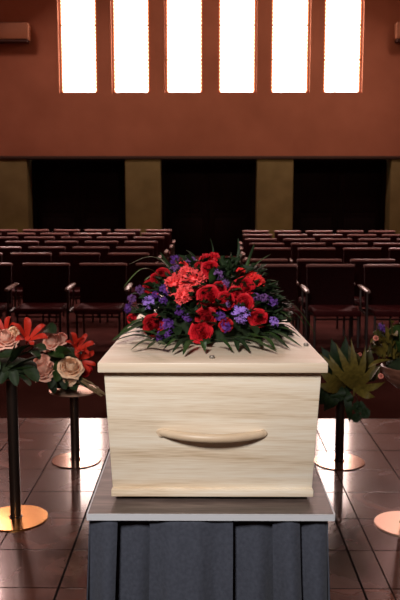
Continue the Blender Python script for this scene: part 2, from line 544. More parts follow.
def make_arm(parent, side):
    a = link('armrest', CP['armrest'], parent, Matrix.Translation((side * XA, 0, 0)))
    link('arm_support', CP['arm_support'], a, Matrix.Scale(-1, 4, (1, 0, 0)) if side > 0 else Matrix.Identity(4))


def make_chair(name='chapel_chair'):
    e = empty(name, (0, 0, 0), '', 'chair')
    link('seat', CP['seat'], e)
    b = link('backrest', CP['backrest'], e)
    link('top_rail', CP['top_rail'], b)
    for l in CP['legs']:
        link('leg', l, e)
    for cbm in CP['cross_bars']:
        link('cross_bar', cbm, e)
    make_arm(e, -1)
    return e


def row_depth(py):
    lo, hi = 5.0, 30.0
    for _ in range(50):
        mid = (lo + hi) / 2
        if at(205, py, mid).z < TOPZ:
            hi = mid
        else:
            lo = mid
    return lo


ROWN = ['front row', 'second row', 'third row', 'fourth row', 'fifth row', 'sixth row', 'back row']
POSN = ['nearest the aisle', 'second from the aisle', 'third from the aisle', 'fourth from the aisle', 'fifth from the aisle',
        'sixth from the aisle', 'seventh from the aisle']
LEFT = [(263.8, 160), (253.5, 129.3), (247.3, 135), (241.6, 141.5), (237.3, 149), (233.5, 155), (230.0, 159)]
RIGHT = [(265.0, 272.5), (259.6, 265.0), (248.4, 272.0), (243.5, 267.0), (239.0, 261.0), (234.8, 258.0), (231.0, 255.5)]
proto = make_chair()
used = False
aisle_ends = []
for side, rows in (('left', LEFT), ('right', RIGHT)):
    for ri, (py, px0) in enumerate(rows):
        Y = row_depth(py)
        x0 = at(px0, py, Y).x
        k = 0
        while k < 7:
            x = x0 + (-1 if side == 'left' else 1) * k * PITCHX
            edge = at(0 if side == 'left' else 400, py, Y).x
            if (side == 'left' and x + CW / 2 < edge - .02) or (side == 'right' and x - CW / 2 - .1 > edge):
                break
            if not used:
                c, used = proto, True
            else:
                c = copy_tree(proto)
            jx, jr = random.uniform(-.008, .008), random.uniform(-.012, .012)
            c.location = (x + jx, Y - .07, 0)
            c.rotation_euler = (0, 0, jr)
            c['label'] = 'dark maroon chair in the %s %s of the aisle, %s' % (ROWN[ri], side, POSN[k])
            c['group'] = 'chapel chairs %s of the aisle' % side
            if side == 'left' and k == 0:
                aisle_ends.append(c)
            k += 1
for c in aisle_ends:
    make_arm(c, 1)

# ------------------------------------------------------------------ bier table
YC = 2.30                                    # near end of the coffin lid
z_lid = at(212, 363, YC).z
z_lid_b = at(212, 373, YC).z
YB = YC + .03
z_body0 = at(212, 488, YB + .03).z
z_base0 = at(212, 497, YB + .015).z
TABLE_Z = z_base0 - .014
tf = on_z(210, 514, TABLE_Z)
YT = tf.y
tx0, tx1 = on_z(87, 514, TABLE_Z).x, on_z(334.5, 514, TABLE_Z).x
tcx, thw = (tx0 + tx1) / 2, (tx1 - tx0) / 2
TL = 2.25
bier = empty('bier_table', (tcx, YT + TL / 2, 0), 'long narrow bier table with grey wood top and slate pleated skirt, carrying the coffin', 'table')
L = lambda y: y - (YT + TL / 2)
th = TABLE_Z - at(212, 520.5, YT).z
MB().box(-thw + .002, thw - .002, L(YT + .002), L(YT + TL), TABLE_Z - th + .001, TABLE_Z).build('table_top', M['greywood'], bier, bevel=.0015, seg=1)
eb = MB().box(-thw, thw, L(YT - .002), L(YT + .002), TABLE_Z - th, TABLE_Z - .0005)
eb.box(-thw - .002, -thw + .002, L(YT + .002), L(YT + TL), TABLE_Z - th, TABLE_Z - .0005).box(thw - .002, thw + .002, L(YT + .002), L(YT + TL), TABLE_Z - th, TABLE_Z - .0005)
eb.build('edge_band', M['edge'], bier, smooth=False)
for sx in (-1, 1):
    for yy in (YT + .25, YT + TL - .25):
        MB().tube([(sx * (thw - .08), L(yy), 0), (sx * (thw - .08), L(yy), TABLE_Z - th)], .02, n=10).build('leg', M['steel'], bier)
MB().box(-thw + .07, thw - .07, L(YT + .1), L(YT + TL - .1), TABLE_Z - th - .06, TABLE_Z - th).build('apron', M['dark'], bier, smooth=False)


def skirt():
    zt = TABLE_Z - th - .001
    # outline with box pleats: (x, inset) along the front, then the sides
    sx0, sx1 = at(90, 524, YT + .02).x - tcx, at(327, 524, YT + .02).x - tcx
    px = lambda p: at(p, 524, YT + .02).x - tcx
    line = []
    def sect(a, b, d0, d1):
        for i in range(13):
            t = i / 12
            line.append((a + (b - a) * t, d0 + (d1 - d0) * t, math.sin(PI * t)))
    sect(sx0, px(117), .004, .000)
    sect(px(115.5), px(153), .046, .026)
    sect(px(150.5), px(232), .000, -.002)
    sect(px(228), px(276), .046, .026)
    sect(px(273.5), px(299), .000, .003)
    sect(px(296), sx1, .042, .010)
    zs = [zt, zt - .018, zt - .06, zt - .12, zt - .2, zt - .32, zt - .46, zt - .62, .012]
    m = MB()
    def P_front(i, z):
        x, d, bulge = line[i]
        t = (zt - z) / zt
        fl = 1 + .075 * t
        wave = (.030 * t + .004) * math.sin(x * 34 + 1.2) + (.018 * t + .003) * math.sin(x * 71 + .6)
        tuck = .006 * math.exp(-((zt - z - .028) / .008) ** 2)
        return (x * fl + .004 * t * math.sin(z * 9 + x * 20), L(YT + .022) + d * (1 + .8 * t) - .03 * t - (.010 + .030 * t) * bulge + wave + tuck, z)
    n_ = len(line)
    v = [P_front(i, z) for z in zs for i in range(n_)]
    f = [(j * n_ + i, j * n_ + i + 1, (j + 1) * n_ + i + 1, (j + 1) * n_ + i) for j in range(len(zs) - 1) for i in range(n_ - 1)]
    m.add(v, f)
    for (ex, sgn) in ((sx0, -1), (sx1, 1)):
        def fn(u, vv):
            z = zs[0] + (zs[-1] - zs[0]) * vv
            t = (zt - z) / zt
            y = YT + .022 + .004 + u * (TL - .05)
            pl = .012 * abs(((u * 14) % 1) - .5) * 2
            return (ex * (1 + .075 * t) + sgn * (pl * u + .01 * t * math.sin(u * 40) * min(1, u * 8)), L(y) - .05 * t * (1 - u), z)
        m.grid(fn, 85, 9)
    return m


sk = skirt().build('pleated_skirt', M['cloth'], bier)
so = sk.modifiers.new('thick', 'SOLIDIFY'); so.thickness = .003; so.offset = 1

# ------------------------------------------------------------------ coffin
lx0, lx1 = at(97.3, 362, YC).x, at(328.3, 364, YC).x
ccx, chw = (lx0 + lx1) / 2, (lx1 - lx0) / 2
CL = 2.02
foot = 0.70                                   # the far end is narrower
coffin = empty('coffin', (ccx, YC + CL / 2, TABLE_Z), 'pale oak coffin with bowed wooden handle, lying on the bier table', 'coffin')
K = lambda x, y, z: (x, y - (YC + CL / 2), z - TABLE_Z)


def taper_box(w0, w1, y0, y1, z0, z1, w0b=None, w1b=None, y0b=None, y1b=None):
    w0b = w0 if w0b is None else w0b; w1b = w1 if w1b is None else w1b
    y0b = y0 if y0b is None else y0b; y1b = y1 if y1b is None else y1b
    v = [K(-w0b, y0b, z0), K(w0b, y0b, z0), K(w1b, y1b, z0), K(-w1b, y1b, z0), K(-w0, y0, z1), K(w0, y0, z1), K(w1, y1, z1), K(-w1, y1, z1)]
    return MB().add(v, [(3, 2, 1, 0), (4, 5, 6, 7), (0, 1, 5, 4), (1, 2, 6, 5), (2, 3, 7, 6), (3, 0, 4, 7)])


# lid: board with a low hipped top
def lid():
    m = MB()
    w0, w1, y0, y1 = chw, chw * foot, YC, YC + CL
    ins = .16
    wi = lambda y: (w0 + (w1 - w0) * (y - y0) / (y1 - y0))
    b = [K(-w0, y0, z_lid_b), K(w0, y0, z_lid_b), K(w1, y1, z_lid_b), K(-w1, y1, z_lid_b)]
    t = [K(-w0, y0, z_lid), K(w0, y0, z_lid), K(w1, y1, z_lid), K(-w1, y1, z_lid)]
    ya, yb = y0 + ins, y1 - ins
    r = [K(-wi(ya) + ins, ya, z_lid + .004), K(wi(ya) - ins, ya, z_lid + .004), K(wi(yb) - ins, yb, z_lid + .004), K(-wi(yb) + ins, yb, z_lid + .004)]
    m.add(b + t + r, [(3, 2, 1, 0), (8, 9, 10, 11)] + [(i, (i + 1) % 4, 4 + (i + 1) % 4, 4 + i) for i in range(4)] + [(4 + i, 4 + (i + 1) % 4, 8 + (i + 1) % 4, 8 + i) for i in range(4)])
    return m


lid().build('lid', M['oak_lid'], coffin, bevel=.003)
bx0, bx1 = at(104.5, 376, YB).x, at(322.5, 376, YB).x
bw = (bx1 - bx0) / 2
gx0, gx1 = at(112.5, 487, YB + .03).x, at(312, 487, YB + .03).x
gw = (gx1 - gx0) / 2
body = taper_box(bw, bw * foot, YB, YC + CL - .03, z_body0 - .002, z_lid_b, gw, gw * foot, YB + .03, YC + CL - .06).build('body', M['oak'], coffin, bevel=.003)
mx0, mx1 = at(110.8, 492, YB + .015).x, at(313.3, 492, YB + .015).x
mw = (mx1 - mx0) / 2
taper_box(mw, mw * foot + .008, YB + .015, YC + CL - .045, z_base0, z_body0).build('base_moulding', M['oak'], coffin, bevel=.003)
taper_box(mw - .03, mw * foot - .02, YB + .045, YC + CL - .08, TABLE_Z + .0005, z_base0 + .001).build('underside_shade_plate', M['dark'], coffin, smooth=False)  # dark plate added to paint the shadow gap under the coffin


def handle():
    pa, pb = at(158, 432, YB + .014), at(266, 434, YB + .014)
    pts, rad = [], []
    for i in range(25):
        t = i / 24
        s = math.sin(PI * t)
        p = pa.lerp(pb, t)
        p.y += .012 - .052 * s ** .7
        p.z -= .004 * s
        pts.append(K(p.x - ccx, p.y, p.z))
        rad.append(.0115 + .002 * min(1, s * 1.6))
    return MB().tube(pts, rad, n=14)


hd = handle().build('handle', M['handle_wood'], coffin)
for px in (161, 263):
    p = at(px, 433, YB + .012)
    MB().tube([K(p.x - ccx, p.y - .004, p.z), K(p.x - ccx, p.y + .012, p.z)], .011, n=16).build('handle_boss', M['handle_wood'], hd)
for (px, py) in ((306, 344.5), (212, 357)):
    p = on_z(px, py, z_lid + .005)
    MB().lathe([(.0075, 0), (.0085, .006), (.007, .0105), (.001, .012)], 16).build('lid_screw', M['cap'], coffin, Matrix.Translation(K(p.x - ccx, p.y, z_lid - .001)))

# ------------------------------------------------------------------ flower pieces (unit sized, +Z is the way the bloom faces)
def rose_mesh(seed, m, layers=((2, .17, .38, .55), (3, .27, .46, .74), (3, .38, .50, .72), (4, .50, .45, .86), (5, .64, .37, .97), (6, .78, .24, 1.08), (6, .92, .08, 1.14), (5, 1.0, -.12, 1.18)), ruffle=.05):
    """rose head: rings of cupped petals, the inner ones closed over the heart, the outer ones curling open"""
    rnd = random.Random(seed)
    mb = MB()
    for li, (n_, R_, zl, close) in enumerate(layers):
        off = rnd.random() * 6
        for k in range(n_):
            a0 = off + 2 * PI * k / n_ + rnd.uniform(-.14, .14)
            width = 2 * PI / n_ * 1.32 if n_ > 2 else 4.0
            ph, zj = rnd.random() * 6, rnd.uniform(-.05, .05)
            def fn(u, v):
                c = (u - .5) * 2
                a = a0 + (u - .5) * width * (.62 + .38 * math.sin(PI * (.15 + .6 * v)))
                rr = .12 + (R_ - .12) * math.sin(min(v / .62, 1) * PI / 2)
                if v > .62:
                    rr += R_ * (close - 1) * ((v - .62) / .38) ** 1.4
                rr *= 1 + .09 * (u - .5)
                z = -.5 + (zl + zj + .5) * v ** .8
                z -= .20 * abs(c) ** 2.4 * v
                if close > .9:
                    z -= .13 * max(0, (v - .72) / .28) ** 2
                rr += ruffle * math.sin(u * 8 + ph) * v * v
                z += ruffle * math.cos(u * 9 + ph) * v * v
                return (rr * math.cos(a), rr * math.sin(a), z)
            mb.grid(fn, 7, 8)
    return mb.mesh('rose', m)


def ruffled_mesh(seed, m):
    """carnation-like head: many frilled petals in a dome"""
    rnd = random.Random(seed)
    mb = MB()
    for k in range(46):
        el = math.acos(rnd.uniform(.05, 1))
        az = rnd.random() * 2 * PI
        d = Vector((math.sin(el) * math.cos(az), math.sin(el) * math.sin(az), math.cos(el) * .8))
        tw = rnd.random() * 6
        q = d.to_track_quat('Z', 'Y').to_matrix().to_4x4() @ Matrix.Rotation(tw, 4, 'Z')
        ph = rnd.random() * 6
        rad = rnd.uniform(.85, 1.05)
        p = MB().grid(lambda u, v: ((u - .5) * .62 * (.35 + .65 * v), .12 * v * v + .07 * v * math.sin(u * 12 + ph) + .10 * (2 * u - 1) ** 2, .25 + .62 * v * (1 - .12 * abs(math.sin(u * 10 + ph))) - .15), 8, 4)
        mb.merge(p, Matrix.Scale(rad, 4) @ q)
    mb.lathe([(.2, -.5), (.45, -.2), (.5, .1), (.3, .35), (.01, .4)], 12)
    return mb.mesh('ruffled_bloom', m)


def statice_mesh(seed, m, count=34):
    rnd = random.Random(seed)
    mb = MB()
    for k in range(count):
        el = math.acos(rnd.uniform(-.15, 1))
        az = rnd.random() * 2 * PI
        rad = rnd.uniform(.72, 1.05)
        d = Vector((math.sin(el) * math.cos(az), math.sin(el) * math.sin(az), math.cos(el)))
        q = Matrix.Translation(d * rad) @ (d + Vector((rnd.uniform(-.4, .4), rnd.uniform(-.4, .4), 0))).to_track_quat('Z', 'Y').to_matrix().to_4x4() @ Matrix.Rotation(rnd.random() * 6, 4, 'Z')
        s = rnd.uniform(.22, .34)
        v, f = [(0, 0, -.05)], []
        for j in range(5):
            a = 2 * PI * j / 5
            o = len(v)
            v += [(s * .55 * math.cos(a - .5), s * .55 * math.sin(a - .5), .03), (s * math.cos(a - .22), s * math.sin(a - .22), .06), (s * math.cos(a + .22), s * math.sin(a + .22), .06), (s * .55 * math.cos(a + .5), s * .55 * math.sin(a + .5), .03)]
            f.append((0, o, o + 1, o + 2, o + 3))
        mb.add(v, f, q)
        mb.tube([(0, 0, 0), d * rad], [.02, .035], n=4, caps=False)
    return mb.mesh('statice', m)


def leaf_mesh(length, width, bend, fold=.25, tip=1.0, n_=10, m=None, wavy=0.0, name='leaf', twist=0.0):
    """leaf lying along +X from the origin, bending down (-Z)"""
    def fn(u, v):
        s = v
        w = width * (math.sin(PI * min(1, s ** .8 * .97 + .03)) ** tip) * .5
        if s > .999:
            w = 0.0005
        th = bend * s
        x = length * (math.sin(th) / bend if abs(bend) > 1e-3 else s)
        z = -length * ((1 - math.cos(th)) / bend if abs(bend) > 1e-3 else 0)
        c = (u - .5) * 2
        z += abs(c) * w * fold + wavy * math.sin(s * 14 + c) * abs(c) * w
        tw = twist * s
        return (x, c * w * math.cos(tw), z + c * w * math.sin(tw))
    return MB().grid(fn, 5, n_).mesh(name, m)


def lily_mesh(m):
    mb = MB()
    for k in range(6):
        a = 2 * PI * k / 6 + (.1 if k % 2 else 0)
        wd = .38 if k % 2 else .29
        def fn(u, v, wd=wd):
            th = .25 + 1.75 * v
            c = (u - .5) * 2
            w = wd * math.sin(PI * min(1, v * .92 + .08)) ** .8 * .5 if v < .999 else .003
            r_ = .10 + .95 * (v - .12 * v * v)
            z = -.45 + .85 * math.sin(v * 1.9) + abs(c) * w * .35 - .25 * max(0, v - .6)
            return (r_, c * w, z)
        mb.merge(MB().grid(fn, 5, 9), Matrix.Rotation(a, 4, 'Z'))
    mb.lathe([(.05, -.9), (.09, -.6), (.16, -.40), (.10, -.30)], 10)
    return mb.mesh('lily', m)


def palmate_mesh(m, lobes, droop=.5):
    """fatsia-like hand-shaped leaf; base at origin, lobes in the XY plane fanning about +Y"""
    mb = MB()
    for (ang, ln_, wd) in lobes:
        def fn(u, v, ln_=ln_, wd=wd, ang=ang):
            c = (u - .5) * 2
            w = wd * (.30 + .70 * math.sin(PI * min(1, v * .95 + .05)) ** .8) * .5 * (1 - v ** 5)
            if v > .999:
                w = .001
            y = ln_ * v
            z = .05 * math.sin(v * 3) - droop * v * v * ln_ * .5 + abs(c) * w * .45 + .012 * math.sin(v * 22) * abs(c)
            return (c * w, y, z)
        mb.merge(MB().grid(fn, 5, 12), Matrix.Rotation(ang, 4, 'Z'))
    return mb.mesh('palmate_leaf', m)


ROSE = {c: [rose_mesh(11 * i + len(c), M[c]) for i in range(2)] for c in ('red', 'deepred', 'scarlet', 'peach', 'cream', 'pink')}
RUFF = {c: [ruffled_mesh(5 * i + 3, M[c]) for i in range(2)] for c in ('coral', 'scarlet', 'red', 'deepred')}
STAT = {c: [statice_mesh(7 * i + 2, M[c]) for i in range(2)] for c in ('violet', 'lavender', 'mauve')}
LILY = lily_mesh(M['lily'])


def facing(pos, direction, r_, spin, squash=1.0):
    q = Vector(direction).to_track_quat('Z', 'Y').to_matrix().to_4x4()
    return Matrix.Translation(pos) @ q @ Matrix.Rotation(spin, 4, 'Z') @ Matrix.Diagonal((r_, r_, r_ * squash, 1))


# ------------------------------------------------------------------ spray on the coffin lid
ZL = z_lid + .006
SC = Vector((at(212, 340, 2.80).x, 2.80, ZL))
spray = empty('funeral_spray', SC, 'large mounded spray of red roses, coral blooms and purple statice on the coffin lid', 'flower spray')
AX = Vector((.262, .26, at(212, 262, 2.80).z - ZL))


def hit(px, py, k=1.0):
    """point of the flower mound met along a sight line, and its outward normal"""
    o = Vector((0, 0, CAM_H)) - SC
    d = ray(px, py).normalized()
    A = AX * k
    oo = Vector((o.x / A.x, o.y / A.y, o.z / A.z)); dd = Vector((d.x / A.x, d.y / A.y, d.z / A.z))
    a, b, c = dd.dot(dd), 2 * oo.dot(dd), oo.dot(oo) - 1
    disc = b * b - 4 * a * c
    t = (-b - math.sqrt(disc)) / (2 * a) if disc > 0 else -b / (2 * a)
    p = o + d * t
    nrm = Vector((p.x / A.x ** 2, p.y / A.y ** 2, p.z / A.z ** 2)).normalized()
    return p, nrm


def bloom(name, me, px, py, rpx, squash=1.0, look=.45, k=1.0, parent=None, sink=0.0):
    p, nrm = hit(px, py, k)
    toward = (Vector((0, 0, CAM_H)) - SC - p).normalized()
    r_ = rpx * (p.y + SC.y) / FPX
    d = (nrm * (1 - look) + toward * look + Vector((random.uniform(-.15, .15), random.uniform(-.1, .1), random.uniform(-.1, .15)))).normalized()
    p = p - d * sink * r_
    p.z = max(p.z, r_ * 1.15)
    return link(name, me, parent or spray, facing(p, d, r_, random.random() * 6, squash))


# coral cluster
for px, py, r_ in ((177, 285, 18), (196, 281, 17), (184, 296, 14), (187, 276, 15)):
    bloom('coral_bloom', random.choice(RUFF['coral']), px, py, r_, .9, look=.5)
for c, px, py, r_ in (('red', 209, 297, 12.5), ('deepred', 152.5, 325, 11), ('red', 201, 332, 11.5), ('deepred', 206, 317, 10.5), ('red', 244, 287, 11),
                      ('red', 226, 300, 9.5), ('red', 244, 303, 9.5), ('red', 258, 318, 9.5), ('red', 236, 294, 8), ('deepred', 162, 275, 8.5), ('red', 151, 287, 9),
                      ('red', 211, 269, 9.5), ('red', 131.5, 319, 5), ('deepred', 226, 325, 7), ('deepred', 219, 288, 7), ('red', 156, 278, 6), ('scarlet', 183, 266, 5)):
    bloom('rose', random.choice(ROSE[c]), px, py, r_ * .92, 1.0, look=.78, k=1.03)
for c, px, py, r_ in (('scarlet', 257, 282, 10), ('scarlet', 252, 277, 8), ('red', 207, 261, 10), ('red', 214, 258, 8), ('scarlet', 241, 272, 6), ('deepred', 199, 266, 6)):
    bloom('ruffled_bloom', random.choice(RUFF[c]), px, py, r_ * 1.2, .75)
for c, px, py, r_ in (('lavender', 148.5, 303, 7.5), ('violet', 165, 290, 6.5), ('violet', 167, 325, 7), ('mauve', 132, 299, 5), ('violet', 129, 308, 5), ('mauve', 140, 290, 5),
                      ('violet', 160, 340, 5), ('mauve', 190, 262, 6), ('violet', 175, 260, 5), ('mauve', 176, 270, 5.5), ('violet', 163, 301, 5), ('violet', 179, 310, 5.5),
                      ('lavender', 241, 313, 10), ('mauve', 219, 274, 6), ('mauve', 225, 284, 5), ('violet', 221, 317, 6), ('violet', 225, 327, 6), ('lavender', 274, 322, 5.5),
                      ('mauve', 256, 297, 4.5), ('violet', 272, 303, 6), ('mauve', 227, 304, 4), ('violet', 168, 334, 4.5), ('violet', 156, 294, 4.5), ('mauve', 264, 298, 5), ('violet', 187, 318, 5)):
    bloom('statice', random.choice(STAT[c]), px, py, r_, .9, k=1.03)

# mossy mound that holds the stems, with a mat of small leaves all over
mound = MB().grid(lambda u, v: (AX.x * .80 * math.cos(2 * PI * u) * math.cos(v * PI / 2 * .98), AX.y * .80 * math.sin(2 * PI * u) * math.cos(v * PI / 2 * .98),
                                AX.z * .78 * math.sin(v * PI / 2 * .98) + .002), 28, 9, closed_u=True)
mound.build('moss_base', M['foam'], spray)
fol = MB()
rl = random.Random(3)
small = [leaf_mesh(.075, .026, .7, m=M['leaf'], name='small_leaf', n_=6), leaf_mesh(.06, .03, .4, m=M['leaf'], name='small_leaf', n_=6)]
def mesh_to_mb(me):
    return [tuple(v.co) for v in me.vertices], [tuple(p.vertices) for p in me.polygons]
SM = [mesh_to_mb(x) for x in small]
for i in range(460):
    az = rl.random() * 2 * PI
    el = math.asin(rl.uniform(0.0, .98))
    p = Vector((AX.x * math.cos(el) * math.cos(az), AX.y * math.cos(el) * math.sin(az), AX.z * math.sin(el) + .008)) * .84
    nrm = Vector((p.x / AX.x ** 2, p.y / AX.y ** 2, p.z / AX.z ** 2)).normalized()
    d = (nrm + Vector((rl.uniform(-.8, .8), rl.uniform(-.8, .8), rl.uniform(-.3, .7)))).normalized()
    q = d.to_track_quat('X', 'Z').to_matrix().to_4x4()
    vs, fs = rl.choice(SM)
    vs = [Matrix.Translation(p) @ q @ Matrix.Rotation(rl.uniform(-1, 1), 4, 'X') @ Matrix.Scale(rl.uniform(.7, 1.3), 4) @ Vector(v) for v in vs]
    vs = [(v.x, v.y, max(v.z, .003)) for v in vs]
    fol.add(vs, fs)
fo = fol.build('small_foliage', M['leaf'], spray)
fo['kind'] = 'stuff'


def leaf_path(name, pts, width, m, parent, base, tip=.9, fold=.3, n_=12, roll=0.0):
    """leaf blade that follows a 3-D path (base to tip), width profile along it"""
    P = [Vector(p) for p in pts]
    def cat(t):
        s = t * (len(P) - 1); i = min(int(s), len(P) - 2); f = s - i
        p0, p1, p2, p3 = P[max(i - 1, 0)], P[i], P[i + 1], P[min(i + 2, len(P) - 1)]
        return .5 * ((2 * p1) + (p2 - p0) * f + (2 * p0 - 5 * p1 + 4 * p2 - p3) * f * f + (3 * p1 - p0 - 3 * p2 + p3) * f ** 3)
    mb = MB()
    vs = []
    for j in range(n_):
        t = j / (n_ - 1)
        c = cat(t)
        tg = (cat(min(1, t + .02)) - cat(max(0, t - .02))).normalized()
        side = tg.cross(Vector((0, 0, 1)))
        if side.length < .2:
            side = tg.cross(Vector((0, 1, 0)))
        side = side.normalized()
        up = side.cross(tg).normalized()
        side, up = side * math.cos(roll) + up * math.sin(roll), up * math.cos(roll) - side * math.sin(roll)
        w = width * .5 * max(.02, math.sin(PI * min(1, .06 + t * .94)) ** tip)
        for k in (-1, -.5, 0, .5, 1):
            vs.append(c + side * w * k + up * abs(k) * w * fold - base)
    if parent is spray:                       # leaves rest on the lid, never in it
        for v in vs:
            if v.z < .004 and abs(v.x + base.x - ccx) < chw + .01:
                v.z = .004
    f = [(j * 5 + k, j * 5 + k + 1, (j + 1) * 5 + k + 1, (j + 1) * 5 + k) for j in range(n_ - 1) for k in range(4)]
    return mb.add([tuple(v) for v in vs], f).build(name, m, parent)


def onlid(px, py, h=.006):
    return on_z(px, py, z_lid + .008 + h)


# long pointed leaves that spread over the near edge of the lid (base pixel -> tip pixel, lying on the lid)
LIDLEAVES = [((150, 338), (112, 342), .028), ((155, 342), (131, 350), .030), ((160, 335), (118, 336), .022), ((165, 345), (147, 349), .026),
             ((180, 340), (163, 350), .022), ((190, 338), (172, 353), .020), ((196, 340), (183, 355), .020), ((186, 335), (158, 346), .018),
             ((215, 340), (233, 351.5), .018), ((225, 338), (250, 352), .020), ((232, 337), (278, 352.5), .024), ((245, 334), (262, 347), .024),
             ((255, 334), (290, 349), .022), ((262, 330), (302, 347), .022), ((268, 328), (301, 338), .018), ((252, 337), (275, 349), .022),
             ((272, 326), (297, 331), .016), ((240, 338), (238, 351), .020), ((205, 342), (205, 352), .020), ((262, 333), (286, 344), .020)]
for (a, b, w) in LIDLEAVES:
    A, B = onlid(*a, .03), onlid(*b, .004)
    B.z = max(B.z, z_lid + .010)
    mid = A.lerp(B, .5) + Vector((random.uniform(-.008, .008), 0, .014))
    leaf_path('pointed_leaf', [A, mid, B], w, random.choice([M['leaf'], M['leaf2'], M['leaf2']]), spray, SC)


def sky_leaf(pixels, depths, w, m, name='grass_blade'):
    pts = [at(px, py, d) for (px, py), d in zip(pixels, depths)]
    leaf_path(name, pts, w, m, spray, SC, tip=.6, n_=16)


# arching blades and feathery leaves that stand out of the mound
sky_leaf([(170, 290), (155, 272), (140, 270), (123, 288)], (2.75, 2.72, 2.70, 2.66), .011, M['grassblade'])
sky_leaf([(178, 280), (163, 262), (148, 257), (128, 265)], (2.85, 2.84, 2.83, 2.82), .011, M['grassblade'])
sky_leaf([(165, 285), (152, 277), (144, 281)], (2.8, 2.75, 2.72), .010, M['grassblade'])
sky_leaf([(236, 282), (248, 262), (255, 243)], (2.85, 2.88, 2.9), .016, M['leaf'])
sky_leaf([(244, 280), (257, 264), (271, 254)], (2.85, 2.88, 2.9), .014, M['leaf2'])
sky_leaf([(240, 282), (246, 270), (250, 256)], (2.8, 2.82, 2.84), .016, M['leaf2'])
sky_leaf([(228, 280), (238, 258), (238, 238)], (2.9, 2.93, 2.95), .012, M['leaf'])
sky_leaf([(252, 290), (266, 282), (276, 281)], (2.75, 2.74, 2.72), .022, M['leaf2'])
sky_leaf([(262, 300), (282, 298), (300, 312), (316, 336)], (2.85, 2.86, 2.86, 2.84), .015, M['leaf2'])
sky_leaf([(262, 300), (280, 305), (296, 314), (306, 327)], (2.8, 2.82, 2.82, 2.8), .012, M['leaf'])
sky_leaf([(265, 310), (282, 304), (296, 300)], (2.75, 2.74, 2.72), .014, M['leaf'])
sky_leaf([(265, 312), (280, 312), (292, 320)], (2.7, 2.68, 2.66), .018, M['leaf2'])
sky_leaf([(150, 318), (136, 322), (120, 333)], (2.68, 2.63, 2.6), .024, M['leaf2'])
sky_leaf([(148, 322), (130, 330), (112, 341)], (2.66, 2.6, 2.55), .026, M['leaf2'])
sky_leaf([(175, 272), (166, 262), (160, 252)], (2.85, 2.88, 2.9), .016, M['leaf'])
sky_leaf([(195, 268), (193, 256), (186, 250)], (2.85, 2.88, 2.9), .014, M['leaf'])
sky_leaf([(212, 265), (213, 250), (210, 238)], (2.9, 2.93, 2.95), .006, M['leaf'])
for px, py in ((193, 308), (196, 288), (173, 300), (171, 315), (218, 308), (233, 320), (212, 282), (248, 296), (229, 292), (180, 328), (190, 322), (214, 325), (250, 326), (142, 312), (141, 326), (266, 312), (233, 279), (168, 268), (203, 284), (145, 296)):
    p, nrm = hit(px, py, .93)
    d = (nrm + Vector((random.uniform(-.8, .8), random.uniform(-.2, .2), random.uniform(-.6, .6)))).normalized()
    leaf_path('broad_leaf', [SC + p - d * .01, SC + p + d * .025 + nrm * .012, SC + p + d * .06], .030, random.choice([M['leaf'], M['leaf2']]), spray, SC, n_=8)
for px, py in ((128, 304), (134, 292), (126, 316), (276, 300), (282, 315), (141, 284), (262, 288), (269, 293)):
    p = at(px, py, 2.75)
    b0 = at(px + (10 if px < 200 else -10), py + 10, 2.76)
    leaf_path('feathery_leaf', [b0, b0.lerp(p, .5) + Vector((0, 0, .006)), p + (p - b0) * .3], .012, M['leaf'], spray, SC, n_=8)

# ------------------------------------------------------------------ flower stands
def stand(bpx, bpy, rad_px, post_px, top_py, base_mat, label, plate_r=None):
    b = on_z(bpx, bpy, 0)
    r_ = rad_px * b.y / FPX
    px_ = on_z(post_px, bpy, 0).x - b.x
    z = at(post_px, top_py, b.y).z
    e = empty('flower_stand', b, label, 'flower stand', 'round-based flower stands')
    MB().lathe([(r_, 0), (r_, .004), (r_ - .003, .007), (.03, .009)], 64).build('base', base_mat, e)
    MB().lathe([(.027, .006), (.027, z - .004)], 24, cx=px_).build('post', M['post'], e)
    MB().lathe([(.033, .008), (.033, .014), (.028, .016)], 24, cx=px_).build('collar', M['post'], e)
    pr = plate_r or r_
    MB().lathe([(.03, z - .006), (pr, z - .004), (pr, z + .003), (pr - .004, z + .005), (.01, z + .005)], 64, cx=px_).build('top_plate', M['plate'], e)
    return Vector((b.x + px_, b.y, z + .005))


T1 = stand(16, 518.5, 33.5, 16, 377, M['brass'], 'tall flower stand with brass disc base, nearest on the left of the bier', plate_r=.06)
T2 = stand(76.5, 460.5, 25.5, 75.5, 390, M['rose_metal'], 'low flower stand behind the left side of the bier, round plate top')
T3 = stand(339, 462, 26.5, 339, 392, M['rose_metal'], 'flower stand beside the right of the coffin, under the hand-shaped leaves', plate_r=.06)
T4 = stand(406, 524.5, 33, 406, 388, M['plate'], 'flower stand at the right edge, carrying the brown bowl of greenery', plate_r=.05)


def orient_towards(v, up=(0, 0, 1)):
    return Vector(v).to_track_quat('Z', 'Y')


def put(parent, base, name, me, px, py, Y, rpx, d, squash=1.0, spin=None):
    p = at(px, py, Y)
    r_ = rpx * Y / FPX
    return link(name, me, parent, facing(p - base, Vector(d).normalized(), r_, random.random() * 6 if spin is None else spin, squash))


def leafy(parent, base, pixels, Y, w, m, name='leaf', dY=0.0):
    pts = [at(px, py, Y + dY * i / max(1, len(pixels) - 1)) for i, (px, py) in enumerate(pixels)]
    return leaf_path(name, pts, w, m, parent, base, n_=10, tip=.75, roll=random.uniform(-.7, .7))


def moss(parent, c, base, rx, ry, rz):
    m = MB().grid(lambda u, v: (rx * math.cos(2 * PI * u) * math.sin(PI * (.02 + .96 * v)), ry * math.sin(2 * PI * u) * math.sin(PI * (.02 + .96 * v)), -rz * math.cos(PI * (.02 + .96 * v))), 20, 10, closed_u=True)
    return m.build('moss_base', M['foam'], parent, Matrix.Translation(c - base))


